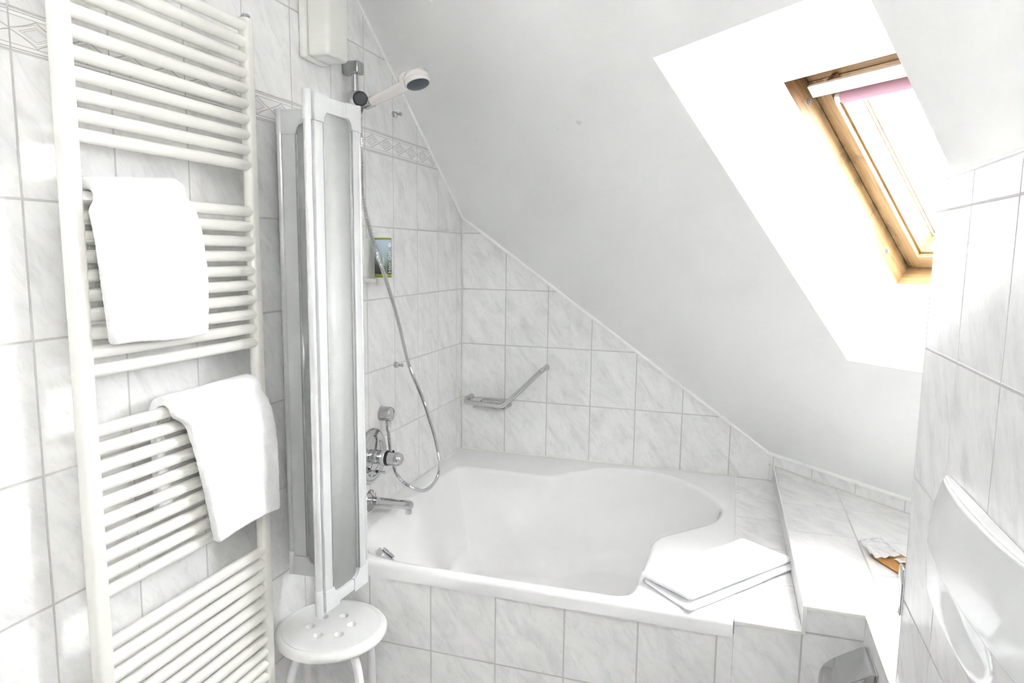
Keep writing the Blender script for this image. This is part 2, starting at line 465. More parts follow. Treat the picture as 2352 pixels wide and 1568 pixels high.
# sloping ceiling with the skylight reveal, one slab
H0, H1, S0, S1, TD = 1.672, 2.172, -1.524, -.527, .277
S0i, S1i = -1.24, -.545
bm = bmesh.new()
def sl(x, y): return V((x, y, ceil_z(x, y)))
e = .05
outer = [sl(-e, TOPXY + e), sl(-e, e), sl(KN + .02 + e, -e + .07), sl(XR + e, KN - XR + .03), sl(XR + e, YR - e), sl(TOPXY - YR + e, YR - e)]
hole = [W(H0, S0), W(H1, S0), W(H1, S1), W(H0, S1)]
hole_t = [W(H0, S0i, TD), W(H1, S0i, TD), W(H1, S1i, TD), W(H0, S1i, TD)]
outer_t = [p + CN * TD for p in outer]
def fill(loops):
    es = []
    rings = []
    for lp in loops:
        vs = [bm.verts.new(p) for p in lp]; rings.append(vs)
        for i in range(len(vs)): es.append(bm.edges.new((vs[i], vs[(i + 1) % len(vs)])))
    bmesh.ops.triangle_fill(bm, edges=es, use_beauty=True)
    return rings
r0 = fill([outer, hole]); r1 = fill([outer_t, hole_t])
for a, b in zip(r0, r1):
    for i in range(len(a)):
        j = (i + 1) % len(a); bm.faces.new((a[i], a[j], b[j], b[i]))
ft = [V((-.08, YR - .08, FZ)), V((TOPXY - YR + .16, YR - .08, FZ)), V((-.08, TOPXY + .16, FZ))]
fa = [bm.verts.new(p) for p in ft]; fb = [bm.verts.new(p + V((0, 0, .08))) for p in ft]
bm.faces.new(fa); bm.faces.new(fb)
for i in range(3): bm.faces.new((fa[i], fa[(i + 1) % 3], fb[(i + 1) % 3], fb[i]))
finish('ceiling', bm, PLASTER, smooth=False, kind='structure')

UZ0 = .622
# sealant beads where tile meets the slope
def bead(name, pts, r, mat=SILI): return (lambda o: o.__setitem__('kind', 'structure'))(tubeo(name, pts, r, mat, seg=8))
bead('trim_1', [(.002, TOPXY, FZ), (.002, 0, ceil_z(0, 0) - .002)], .0078)
bead('trim_2', [(0, -.002, ceil_z(0, 0) - .002), (KN, -.002, kz - .002)], .0078)
bead('trim_3', [(KN - .003, -.003, kz), (2.5, KN - 2.5 - .003, kz)], .0078)
bead('trim_4', [(.0, -.001, .5565), (1.23, -.001, .5565)], .0050, SEAL)
bead('trim_5', [(.001, 0, .5565), (.001, -1.2, .5565)], .0050, SEAL)
bead('trim_6', [(1.2300, -.002, .5565), (1.2300, -1.199, .5550)], .0034, SEAL)
bead('trim_14', [(KN - .002, -.002, UZ0 + .001), (2.3, KN - 2.3 - .002, UZ0 + .001)], .0035, GROUT)
bead('trim_7', [(.003, -.003, .56), (.003, -.003, 1.62)], .0035, GROUT)

# tub apron, low ledge and stepped shelf
uv_front = lambda c: (c.x - .19, c.z - .055)
LZ, UZ = .555, .622
bm = bmesh.new(); uvl = bm.loops.layers.uv.new('UVMap')
prism(bm, uvl, [(0, -1.2, 0), (1.23, -1.2, 0), (1.23, -1.2, .517), (0, -1.2, .517)], (0, .008, 0), uv_front)
finish('wall_apron', bm, TILE, smooth=False, kind='structure')
uv_top = lambda c: (c.x - 1.38, c.y + .2)
bm = bmesh.new(); uvl = bm.loops.layers.uv.new('UVMap')
def uv_ledge(c): return (c.x - 1.2305, c.y + .207)
panel(bm, uvl, [(1.2305, 0, LZ), (1.2305, -1.2, LZ), (1.39, -1.2, LZ), (1.375, 0, LZ)], uv_ledge)
panel(bm, uvl, [(1.2305, -1.2, 0), (1.391, -1.2, 0), (1.391, -1.2, LZ), (1.2305, -1.2, LZ)], uv_front)
panel(bm, uvl, [(1.2305, 0, 0), (1.2305, -1.2, 0), (1.2305, -1.2, LZ), (1.2305, 0, LZ)], lambda c: (c.y + .003, c.z - .055))
finish('wall_ledge', bm, TILE, smooth=False, kind='structure')
bm = bmesh.new(); uvl = bm.loops.layers.uv.new('UVMap')
SX = 1.527
top = [(1.374, KN - 1.374, UZ), (1.391, -1.2, UZ), (SX, -1.2, UZ), (SX, -1.49, UZ), (2.4, -1.49, UZ), (2.4, KN - 2.4, UZ)]
panel(bm, uvl, top, lambda c: (c.x - 1.38, c.y + .205 + .245 * 0))
panel(bm, uvl, [(1.391, -1.2, 0), (SX, -1.2, 0), (SX, -1.2, UZ), (1.391, -1.2, UZ)], lambda c: (c.x - 1.39, c.z - .055))
panel(bm, uvl, [(SX, -1.2, 0), (SX, -1.49, 0), (SX, -1.49, UZ), (SX, -1.2, UZ)], lambda c: (-c.y - 1.2 - .02, c.z - .055))
panel(bm, uvl, [(1.374, 0, 0), (1.391, -1.2, 0), (1.391, -1.2, UZ), (1.374, 0, UZ)], lambda c: (c.y * .05 + .1, c.z - .45))
panel(bm, uvl, [(2.4, -1.49, 0), (2.4, KN - 2.4, 0), (2.4, KN - 2.4, UZ), (2.4, -1.49, UZ)], lambda c: (c.y, c.z))
panel(bm, uvl, [(SX, -1.49, 0), (2.4, -1.49, 0), (2.4, -1.49, UZ), (SX, -1.49, UZ)], lambda c: (c.x, c.z))
finish('wall_shelf', bm, TILE, smooth=False, kind='structure')
# white edge profiles of the steps
boxo('trim_8', (1.2308, -1.2035, LZ - .010), (1.388, -1.1965, LZ + .0012), PROFILE, kind='structure', bev=.001)
boxo('trim_9', (1.3985, -1.2035, UZ - .010), (SX + .002, -1.1965, UZ + .0012), PROFILE, kind='structure', bev=.001)
boxo('trim_10', (1.3875, -1.2035, LZ - .006), (1.3975, -1.1965, UZ + .0012), PROFILE, kind='structure', bev=.001)
bm = bmesh.new(); add_tube(bm, [(1.374, -.02, UZ), (1.391, -1.2, UZ)], .0022, 6); finish('trim_11', bm, PROFILE, kind='structure')
bm = bmesh.new(); add_tube(bm, [(SX, -1.2, UZ), (SX, -1.477, UZ)], .0022, 6); finish('trim_12', bm, PROFILE, kind='structure')

# partition on the right, cut by the slope above it
XP, YP, PZ = 1.5366, -1.477, 1.613
bm = bmesh.new(); uvl = bm.loops.layers.uv.new('UVMap')
zc = ceil_z(XP, YP) + .012; yc = 2 * (CD - PZ * sqrt(.5)) - XP - .02
poly = [(XP, YR, 0), (XP, YP, 0), (XP, YP, zc), (XP, yc, PZ), (XP, YR, PZ)]
prism(bm, uvl, poly, (.10, 0, 0), lambda c: ((-c.y - 1.677) * 1.0132, c.z - .055))
finish('wall_partition', bm, TILE, smooth=False, kind='structure')
bm = bmesh.new(); add_tube(bm, [(XP - .001, yc, PZ - .002), (XP - .001, YR, PZ - .002)], .003, 6); finish('trim_13', bm, SILI, kind='structure')

# ------------------------------------------------------------------ skylight window
win = bpy.data.objects.new('window_1', None); C.objects.link(win); win.location = W((H0 + H1) / 2, S1i, TD); win['kind'] = 'structure'
def wbox(bm, uvl, h, s, t, along):
    P = [W(a, b, c) for c in t for b in s for a in h]
    for idx in ((0, 1, 3, 2), (4, 6, 7, 5), (0, 4, 5, 1), (2, 3, 7, 6), (0, 2, 6, 4), (1, 5, 7, 3)):
        f = bm.faces.new([bm.verts.new(P[i]) for i in idx])
        for l in f.loops:
            q = l.vert.co - CN * CD; hh, ss, tt = q.dot(HV), q.dot(SV), (q - CN * 0).dot(CN)
            l[uvl].uv = (hh + tt, ss) if along == 's' else (ss + tt, hh + .37)
def wframe(name, h0, h1, s0, s1, wd, t0, t1, mat, uvb=True):
    bm = bmesh.new(); uvl = bm.loops.layers.uv.new('UVMap')
    wbox(bm, uvl, (h0 - wd, h0), (s0 - wd, s1 + wd), (t0, t1), 's'); wbox(bm, uvl, (h1, h1 + wd), (s0 - wd, s1 + wd), (t0, t1), 's')
    wbox(bm, uvl, (h0, h1), (s0 - wd, s0), (t0, t1), 'h'); wbox(bm, uvl, (h0, h1), (s1, s1 + wd), (t0, t1), 'h')
    return finish(name, bm, mat, win, smooth=False)
wframe('casing', H0, H1, S0i, S1i, .045, TD, .455, WOOD)
g = .004; a = .045
ST = S0i + .092
wframe('sash', H0 + a, H1 - a, ST, S1i - a, a - g, .34, .44, WOOD)
bm = bmesh.new(); uvl = bm.loops.layers.uv.new('UVMap')
wbox(bm, uvl, (H0 + g, H1 - g), (S0i + g, ST - a + g + .001), (.342, .44), 'h'); finish('sash_rail', bm, WOOD, win, smooth=False)
wframe('sash_bead', H0 + a + .006, H1 - a - .006, ST + .006, S1i - a - .006, .006, .355, .44, WOOD)
wframe('gasket', H0 + a + .0085, H1 - a - .0085, ST + .0085, S1i - a - .0085, .0025, .417, .424, GREYG)
wframe('spacer', H0 + a + .019, H1 - a - .019, ST + .019, S1i - a - .019, .0115, .430, .4365, WSTEEL)
bm = bmesh.new(); uvl = bm.loops.layers.uv.new('UVMap')
wbox(bm, uvl, (H0 + .03, H1 - .03), (S0i + .03, S1i - .03), (.425, .429), 's')
finish('pane', bm, GLASS, win, smooth=False)
# ventilation flap across the top of the sash, with its two stays
bm = bmesh.new(); uvl = bm.loops.layers.uv.new('UVMap')
wbox(bm, uvl, (H0 + .032, H1 - .032), (-1.199, -1.168), (.300, .309), 'h')
vb = finish('vent_bar', bm, WSTEEL, win, smooth=False); vb['label'] = 'white ventilation bar'
for hh in (H0 + .075, H1 - .075):
    bm = bmesh.new(); uvl = bm.loops.layers.uv.new('UVMap')
    wbox(bm, uvl, (hh, hh + .016), (-1.196, -1.180), (.309, .341), 's'); finish('stay', bm, WOOD, win, smooth=False)
# rolled blind
bm = bmesh.new()
add_tube(bm, [W(H0 + .066, -1.124, .352), W(H1 - .066, -1.124, .352)], .019, 20)
bl = finish('blind', bm, PINK, win); bl['label'] = 'rolled up pink blind'
for hh, dh in ((H0 + .047, .016), (H1 - .063, .016)):
    bm = bmesh.new(); add_tube(bm, [W(hh, -1.124, .352), W(hh + dh, -1.124, .352)], .013, 14); finish('blind_end', bm, SHINY, win)
for ss, tt in ((-1.205 + .055, .318), (-.648, .305)):
    bm = bmesh.new(); add_lathe(bm, [(.0, .0035), (.0042, .0035), (.0045, .002), (.0075, .002), (.0085, 0), (.0085, -.002)], W(H0, ss, tt), HV, 18)
    finish('plug', bm, PLUGM, win)

# ------------------------------------------------------------------ towel radiator
rad = thing('towel_radiator', (.05, -1.775, .10), 'tall cream tubular towel radiator on the left wall, hung with two white towels', 'radiator')
def post(y0, y1):
    bm = bmesh.new(); add_box(bm, (.060, y0, .10), (.0868, y1, 2.008), .0085, 4)
    p = finish('post', bm, CREAM, rad, angle=50)
    lathe('end_cap', [(.0, .006), (.009, .006), (.011, .003), (.011, 0)], (.0735, (y0 + y1) / 2, 2.008), (0, 0, 1), CHROME, p, 20)
post(-2.025, -1.990); post(-1.542, -1.511)
zs = [1.985 - .035 * i for i in range(10)] + [1.5615 - .035 * i for i in range(10)] + [1.134 - .0351 * i for i in range(10)] + [.711 - .0343 * i for i in range(17)]
bm = bmesh.new(); add_tube(bm, [(.0735, -2.0, 0), (.0735, -1.530, 0)], .0125, 18)
tube0 = finish('tube', bm, CREAM, None); tube0.parent = rad
tube0.data.transform(Matrix.Translation(V((-rad.location.x, -rad.location.y, 0))))
for i, z in enumerate(zs):
    o = tube0 if i == 0 else tube0.copy()
    if i: C.objects.link(o); o.parent = rad
    o.location = (0, 0, z - rad.location.z)
for y, z in ((-1.615, 1.913), (-1.925, 1.913), (-1.615, .30), (-1.925, .30)):
    bm = bmesh.new()
    add_lathe(bm, [(.019, .0005), (.019, .005), (.011, .008), (.011, .040), (.0135, .042), (.0135, .056), (.010, .060), (0, .0605)], (0, y, z), (1, 0, 0), 24)
    finish('wall_bracket', bm, WPLAST, rad)

# ------------------------------------------------------------------ hanging towels
def hanging_towel(name, label, zt, yb, yf, zfront, zback, xoff, thick, seed, tilt, group=None):
    """sheet folded over one radiator tube; (yb) y-range behind, (yf) y-range in front (top, bottom)"""
    cx, r = .0735, .0125 + thick / 2 + .0022
    path = []
    nb = 14
    for k in range(nb + 1):
        f = k / nb; path.append((cx - r - .002 * (1 - f), zback + (zt - zback) * f, 0.))
    na = 10
    for k in range(1, na):
        a = pi - pi * k / na
        path.append((cx + (r + (xoff * .4) * k / na) * cos(a), zt + r * sin(a), k / na))
    nf = 34
    for k in range(nf + 1):
        f = k / nf
        bul = xoff * sin(min(1, f * 3) * pi / 2) * (.8 + .2 * sin(f * 2.4))
        path.append((cx + r + .002 + bul, zt - (zt - zfront) * f, 1 + f))
    ny = 22; bm = bmesh.new(); rows = []
    for i, (x, z, s) in enumerate(path):
        if s <= 0: y0, y1 = yb
        elif s < 1: y0, y1 = yb
        else:
            f = s - 1; y0 = yf[0][0] + (yf[1][0] - yf[0][0]) * f; y1 = yf[0][1] + (yf[1][1] - yf[0][1]) * f
            y1 += .010 * sin(f * pi)
            q_ = min(1, f / .10); q_ = q_ * q_ * (3 - 2 * q_)
            y0 = yb[0] + (y0 - yb[0]) * q_; y1 = yb[1] + (y1 - yb[1]) * q_
        row = []
        for j in range(ny + 1):
            g_ = j / ny; y = y0 + (y1 - y0) * g_
            dz = 0
            if s >= 1:
                dz = (.018 * (g_ - .5) * 0 + .004 * sin(g_ * 5 + seed)) * (s - 1)
                x2 = x + (.004 * noise.noise(V((y * 9, z * 6, seed)))) * min(1, (s - 1) * 4)
            else: x2 = x
            if s > 0: dz += tilt * g_ * (min(1, s * 2) if s < 1 else max(0, 2 - s * 1.0))
            row.append(bm.verts.new((x2, y, z + dz)))
        rows.append(row)
    for i in range(len(rows) - 1):
        for j in range(ny):
            bm.faces.new((rows[i][j], rows[i][j + 1], rows[i + 1][j + 1], rows[i + 1][j]))
    o = finish(name, bm, TERRY); 
    m = o.modifiers.new('thick', 'SOLIDIFY'); m.thickness = thick; m.offset = 0; m.use_even_offset = True
    m = o.modifiers.new('round', 'BEVEL'); m.width = thick * .42; m.segments = 3; m.limit_method = 'ANGLE'; m.angle_limit = math.radians(60)
    m = o.modifiers.new('sub', 'SUBSURF'); m.levels = 1; m.render_levels = 1
    tx = bpy.data.textures.new('terry_pile', 'CLOUDS'); tx.noise_scale = .006; tx.noise_depth = 2
    m = o.modifiers.new('pile', 'DISPLACE'); m.texture = tx; m.strength = .0035; m.texture_coords = 'LOCAL'
    tag(o, label, 'towel', group); rebase(o)
    return o
hanging_towel('hand_towel', 'white terry hand towel folded over the second bank of radiator tubes, higher of the two', 1.5615,
              (-1.982, -1.775), ((-2.000, -1.757), (-1.980, -1.742)), 1.293, 1.33, .013, .022, 1., .020)
hanging_towel('hand_towel', 'white terry hand towel folded over the third bank of radiator tubes, lower of the two', 1.134,
              (-1.835, -1.560), ((-1.806, -1.545), (-1.742, -1.522)), .825, .90, .016, .021, 5., .004)

# ------------------------------------------------------------------ bath tub
tub = thing('bathtub', (.614, -.6, 0), 'glossy white bathtub with butterfly shaped basin set against the tiled corner', 'bathtub')
ol = [(.083, -.31), (.11, -.270), (.21, -.262), (.35, -.268), (.44, -.269), (.485, -.264), (.525, -.238), (.61, -.155), (.68, -.092), (.76, -.064),
      (.887, -.064), (1.0, -.110), (1.098, -.208), (1.163, -.318), (1.187, -.415), (1.160, -.540), (1.075, -.648), (1.008, -.722), (.988, -.765), (.983, -.81),
      (.981, -.91), (.976, -1.03), (.968, -1.13), (.935, -1.168), (.86, -1.174), (.67, -1.177), (.46, -1.178), (.28, -1.176), (.16, -1.150),
      (.100, -1.07), (.078, -.95), (.072, -.80), (.072, -.62), (.074, -.45)]
ring0 = smooth_path([(x, y, 0) for x, y in ol], 5, True)
cen = V((.58, -.66, 0)); ZT = .5577
bm = bmesh.new()
def outer_pt(p):
    d_ = p - cen; best = 1e9
    for ax, lim in ((0, 0.0), (0, 1.2285), (1, 0.0), (1, -1.209)):
        if abs(d_[ax]) > 1e-9:
            k = (lim - cen[ax]) / d_[ax]
            if k > 0: best = min(best, k)
    return cen + d_ * best
# add exact corners to the ring by inserting points that aim at them
corners = [V((0, 0, 0)), V((1.2285, 0, 0)), V((1.2285, -1.209, 0)), V((0, -1.209, 0))]
ang = lambda p: math.atan2(p.y - cen.y, p.x - cen.x)
n0 = len(ring0)
outs = [outer_pt(p) for p in ring0]
for c in corners:
    i = min(range(n0), key=lambda k: (outs[k] - c).length)
    outs[i] = c.copy()
mean_n = []
for i in range(n0):
    t = ring0[(i + 1) % n0] - ring0[i - 1]; nn = V((t.y, -t.x, 0)).normalized()
    if nn.dot(cen - ring0[i]) < 0 and False: nn = -nn
    mean_n.append(nn)
sgn = 1 if sum((cen - ring0[i]).normalized().dot(mean_n[i]) for i in range(n0)) > 0 else -1
fl = V((-.707, -.707, 0))
kx = [max(0, (p - cen).normalized().dot(fl)) ** 3 for p in ring0]
def ring_at(scale, inset, z, lean=0.):
    sc_ = [scale - lean * k for k in kx]
    return [bm.verts.new((cen.x + (p.x - cen.x) * sc_[i] + mean_n[i].x * sgn * inset, cen.y + (p.y - cen.y) * sc_[i] + mean_n[i].y * sgn * inset, z)) for i, p in enumerate(ring0)]
def oring(shrink, z):
    return [bm.verts.new((p.x, max(p.y, -1.209 + shrink), z if p.y < -1.2089 or z < ZT - .03 else ZT - (ZT - z) * .02)) for p in outs]
rings = [oring(.0, .512), oring(0, ZT - .016), oring(.0022, ZT - .008), oring(.007, ZT - .0028), oring(.014, ZT - .0005), oring(.018, ZT)]
rings.append(ring_at(1, -.012, ZT)); rings.append(ring_at(1, -.005, ZT - .0012)); rings.append(ring_at(1, .001, ZT - .0045)); rings.append(ring_at(1, .0055, ZT - .0095)); rings.append(ring_at(1, .0090, ZT - .017))
for k in range(1, 9):
    f = k / 8; rings.append(ring_at(1 - .10 * f ** 1.1, .0085 + .022 * f, ZT - .016 - .30 * f, .34 * f))
for k in range(1, 6):
    f = k / 5; rings.append(ring_at(.90 - .16 * sin(f * pi / 2 * .999) ** 1 * f, .0305, ZT - .316 - .075 * sin(f * pi / 2), .34 * (1 - .5 * f)))
rings.append(ring_at(.45, .02, ZT - .396)); rings.append(ring_at(.12, 0, ZT - .40))
for A, B in zip(rings, rings[1:]):
    for i in range(n0):
        j = (i + 1) % n0; bm.faces.new((A[i], A[j], B[j], B[i]))
bm.faces.new(rings[-1])
sh = finish('shell', bm, TUBW, tub, angle=70)
# overflow control on the basin's sloping front corner
ov = bmesh.new()
on = V((.50, .50, .71)).normalized()
oc = V((.172, -1.058, .508))
M = axis_m(oc, on)
b = bmesh.new(); add_box(b, (-.024, -.027, -.012), (.024, .027, .004), .003, 2); merge(ov, b, 0, M)
b = bmesh.new(); add_box(b, (-.014, -.020, .004), (.014, .022, .014), .004, 2); merge(ov, b, 0, M)
finish('overflow_knob', ov, CHROME, tub)['label'] = 'chrome overflow knob'
lathe('drain', [(.032, 0), (.032, .004), (.022, .006), (0, .008)], (.60, -.66, ZT - .402), (0, 0, 1), CHROME, tub)

# folded towel lying across the rim and the low ledge
def folded_towel():
    bm = bmesh.new()
    o0 = V((.983, -1.08, 0)); ud = V((.282, .366, 0)); L_ = ud.length; ud.normalize(); vd = V((ud.y, -ud.x, 0))
    Wd = .183
    def layer(u0, u1, v0, v1, z0, z1, lift_l, skew):
        nu, nv = 48, 26; r = (z1 - z0) / 2; rc = .014
        top, bot = [], []
        uc, vc, hu, hv = (u0 + u1) / 2, (v0 + v1) / 2, (u1 - u0) / 2, (v1 - v0) / 2
        for i in range(nu + 1):
            a, b = [], []
            su = -cos(pi * i / nu)
            for j in range(nv + 1):
                sv = -cos(pi * j / nv)
                # rounded corners in plan
                x, y = su * hu, sv * hv
                ex, ey = abs(x) - (hu - rc), abs(y) - (hv - rc)
                if ex > 0 and ey > 0:
                    k_ = max(ex, ey) / max(1e-9, sqrt(ex * ex + ey * ey))
                    x = math.copysign(hu - rc + ex * k_, x); y = math.copysign(hv - rc + ey * k_, y)
                e = min(hu - abs(su * hu), hv - abs(sv * hv)); k = min(1., e / r); h = r * sqrt(max(0, 1 - (1 - k) ** 2))
                fu, fv = (su + 1) / 2, (sv + 1) / 2
                u = uc + x + skew * (fv - .5); v = vc + y
                zc = (z0 + z1) / 2 + lift_l * (1 - fu) ** 2 + .0028 * noise.noise(V((u * 9, v * 11, z0 * 90)))
                p = o0 + ud * u + vd * v
                a.append(bm.verts.new((p.x, p.y, zc + h))); b.append(bm.verts.new((p.x, p.y, zc - h)))
            top.append(a); bot.append(b)
        for i in range(nu):
            for j in range(nv):
                bm.faces.new((top[i][j], top[i][j + 1], top[i + 1][j + 1], top[i + 1][j]))
                bm.faces.new((bot[i][j], bot[i + 1][j], bot[i + 1][j + 1], bot[i][j + 1]))
    layer(-.010, L_ - .004, .002, Wd + .007, ZT + .0035, ZT + .0125, .0, -.022)
    layer(-.003, L_ - .014, -.005, Wd - .010, ZT + .0165, ZT + .0295, .005, .004)
    bmesh.ops.remove_doubles(bm, verts=bm.verts[:], dist=.00005)
    o = finish('folded_towel', bm, TERRY, angle=80)
    tag(o, 'white folded towel lying flat across the bathtub rim and low tiled ledge', 'towel'); rebase(o)
folded_towel()

# ------------------------------------------------------------------ folding shower screen
scr = thing('shower_screen', (.03, -1.18, .56), 'grey framed folding bath screen with frosted panes, folded in zigzag at the tub corner', 'shower screen')
ZB, ZTP = .566, 1.832
def screen_panel(p, q, left_w, right_w, hinge=None, tilt=0.):
    """framed pane between two plan points"""
    p, q = V((*p, 0)), V((*q, 0)); d_ = (q - p); L_ = d_.length; d_.normalize(); nrm = V((d_.y, -d_.x, 0))
    T = .011
    Mx = Matrix((d_, nrm, V((0, 0, 1)))).transposed().to_4x4(); Mx.translation = V((p.x, p.y, 0))
    def bar(bm, x0, x1, z0, z1, t=T, bev=.003):
        b = bmesh.new(); add_box(b, (x0, -t, z0), (x1, t, z1), bev, 2); merge(bm, b, 0, Mx)
    bm = bmesh.new()
    bar(bm, 0, left_w, ZB + .055, ZTP - .062); bar(bm, L_ - right_w, L_, ZB + .055, ZTP - .062)
    bar(bm, left_w + .02, L_ - right_w - .02, ZB + .004, ZB + .034, T - .001); bar(bm, left_w + .02, L_ - right_w - .02, ZTP - .038, ZTP - .002, T - .001)
    fr = finish('panel_frame', bm, ALU, scr)
    # moulded corner pieces with rounded inner corner
    for (x0, x1, sx_) in ((0, left_w, 1), (L_, L_ - right_w, -1)):
        for (z0, z1) in ((ZB, ZB + .055), (ZTP, ZTP - .062)):
            sz = 1 if z1 > z0 else -1
            pts = [(x0, z0), (x1 + sx_ * .024, z0), (x1 + sx_ * .024, z0 + sz * .036)]
            for k in range(1, 6):
                a = pi / 2 * k / 5; pts.append((x1 + sx_ * (.024 - .022 * sin(a)) , z0 + sz * (.036 + .022 * (1 - cos(a)))))
            pts += [(x1, z1), (x0, z1)]
            b = bmesh.new(); A = [b.verts.new((x, -T - .0012, z)) for x, z in pts]; B = [b.verts.new((x, T + .0012, z)) for x, z in pts]
            b.faces.new(A); b.faces.new(B[::-1])
            for i in range(len(A)): b.faces.new((A[i], B[i], B[(i + 1) % len(A)], A[(i + 1) % len(A)]))
            bm = bmesh.new(); merge(bm, b, 0, Mx); finish('corner_piece', bm, ALU, fr, angle=30)
    bm = bmesh.new(); b = bmesh.new(); add_box(b, (left_w - .004, -.0022, ZB + .012), (L_ - right_w + .004, .0022, ZTP - .012)); merge(bm, b, 0, Mx)
    finish('pane', bm, ACRYL, fr, smooth=False)
    bm = bmesh.new()
    for x in (left_w - .001, L_ - right_w + .001):
        for y in (-T + .001, T - .001):
            b = bmesh.new(); add_box(b, (x - .0012, y - .0015, ZB + .058), (x + .0012, y + .0015, ZTP - .064)); merge(bm, b, 0, Mx)
    finish('pane_seal', bm, GREYG, fr, smooth=False)
    return fr
def hinge(x, y, r=.0095):
    bm = bmesh.new(); add_tube(bm, [(x, y, ZB - .002), (x, y, ZTP + .004)], r, 16)
    h = finish('hinge_profile', bm, SHINY, scr)
    for z in (ZB - .003, ZTP - .062):
        bm = bmesh.new(); add_tube(bm, [(x, y, z), (x, y, z + .066)], r + .0008, 16); finish('hinge_end', bm, ALU, h)
    return h
screen_panel((.030, -1.195), (.034, -1.345), .03, .03)
screen_panel((.046, -1.3565), (.243, -1.345), .042, .03)
screen_panel((.2405, -1.523), (.2535, -1.345), .032, .032)
hinge(.0355, -1.356); hinge(.2545, -1.3365, .008); hinge(.2385, -1.5335)
bm = bmesh.new(); add_box(bm, (0.0005, -1.202, ZB), (.026, -1.178, ZTP), .002); finish('wall_profile', bm, ALU, scr)
bm = bmesh.new(); add_box(bm, (.2295, -1.5315, ZB + .06), (.2325, -1.5245, ZTP - .06), .0006); finish('edge_seal', bm, BLACK, scr)

# ------------------------------------------------------------------ stool
SO = V((.160, -1.362, 0)); ZS = .430
st = thing('stool', SO, 'round white plastic shower stool with six holes in the seat, below the screen', 'stool')
bm = bmesh.new(); seg = 64; R0 = .133
def circ(r, z, n=seg, c=(0, 0)): return [bm.verts.new((SO.x + c[0] + r * cos(2 * pi * k / n), SO.y + c[1] + r * sin(2 * pi * k / n), z)) for k in range(n)]
hc = [(.056 * cos(2 * pi * k / 6 + .42), .056 * sin(2 * pi * k / 6 + .42)) for k in range(6)]
def plate(z, hr):
    lp = circ(R0, z); hs = [circ(hr, z, 20, c) for c in hc]
    es = [bm.edges.new((l[i], l[(i + 1) % len(l)])) for l in [lp] + hs for i in range(len(l))]
    bmesh.ops.triangle_fill(bm, edges=es, use_beauty=True); return lp, hs
lt, ht = plate(ZS, .0135); lb, hb2 = plate(ZS - .022, .0105)
hm = [circ(.0112, ZS - .004, 20, c) for c in hc]
for a, m_, b in zip(ht, hm, hb2):
    for i in range(20):
        j = (i + 1) % 20; bm.faces.new((a[i], a[j], m_[j], m_[i])); bm.faces.new((m_[i], m_[j], b[j], b[i]))
prof = [(R0, ZS), (R0 + .0012, ZS - .0018), (R0 + .0026, ZS), (.143, ZS), (.149, ZS - .003), (.1535, ZS - .009), (.1535, ZS - .016), (.150, ZS - .023), (.143, ZS - .0265), (.137, ZS - .025), (R0, ZS - .022)]
prev = lt
for r, z in prof[1:-1]:
    cur = circ(r, z)
    for i in range(seg): bm.faces.new((prev[i], prev[(i + 1) % seg], cur[(i + 1) % seg], cur[i]))
    prev = cur
for i in range(seg): bm.faces.new((prev[i], prev[(i + 1) % seg], lb[(i + 1) % seg], lb[i]))
finish('seat', bm, STOOLW, st, angle=45)
rt = V((.84, .54, 0)).normalized(); aw = V((-.54, .84, 0)).normalized()
for adeg in (213, 303, 33, 123):
    a = math.radians(adeg); d_ = rt * cos(a) + aw * sin(a)
    pts = smooth_path([SO + d_ * r + V((0, 0, z)) for r, z in ((.035, ZS - .036), (.075, ZS - .037), (.105, ZS - .051), (.124, ZS - .085), (.133, ZS - .14), (.135, .25), (.136, .02))], 6)
    lg = tubeo('leg', pts, .0115, WSTEEL, st, 16)
    lathe('foot', [(.014, 0), (.0145, .004), (.0135, .028), (.0118, .030)], SO + d_ * .136, (0, 0, 1), WPLAST, lg, 20)

# ------------------------------------------------------------------ white wall box above the screen
wb = thing('wall_box', (0, -1.16, 2.005), 'plain white plastic housing fixed to the tiles above the shower rail', 'housing')
bm = bmesh.new(); add_box(bm, (.0005, -1.2125, 2.005), (.026, -1.100, 2.285), .006, 3); finish('base_plate', bm, WPLAST, wb)
bm = bmesh.new(); add_box(bm, (.0245, -1.2105, 2.007), (.094, -1.103, 2.283), .012, 4); finish('cover', bm, WPLAST, wb)

# ------------------------------------------------------------------ shower fittings
rail = thing('shower_rail', (0, -.965, 1.40), 'chrome shower slide rail on the left wall, its sliding holder beside the screen top', 'shower rail')
bm = bmesh.new(); add_box(bm, (.0005, -.990, 2.013), (.056, -.950, 2.052), .006, 3); finish('rail_bracket', bm, BRUSH, rail)
bm = bmesh.new(); add_box(bm, (.0005, -.996, 1.295), (.047, -.958, 1.335), .006, 3); finish('rail_bracket', bm, BRUSH, rail)
tubeo('rail_tube', [(.036, -.974, 1.31), (.036, -.974, 2.02)], .0105, CHROME, rail, 20)
sl_ = bmesh.new(); add_box(sl_, (.020, -.988, 1.915), (.058, -.950, 1.963), .007, 3)
hd = V((.22, -.075, .045)).normalized(); hp0 = V((.082, -.966, 1.928))
add_lathe(sl_, [(.0115, -.018), (.0165, -.018), (.0175, .012), (.0120, .014), (.0115, .012)], hp0, hd, 24)
so = finish('slider', sl_, CHROME, rail)
kn = lathe('knob', [(.0215, 0), (.0228, .004), (.0225, .014), (.019, .0195), (.010, .0215), (0, .022)], (.054, -.975, 1.9375), (.55, -.83, -.02), DARK, rail)
kn['label'] = 'dark grey clamping knob'
hs = thing('hand_shower', hp0, 'white hand shower with dark spray face held up in the slide rail', 'hand shower')
bm = bmesh.new()
hp1 = V((.262, -1.028, 1.976))
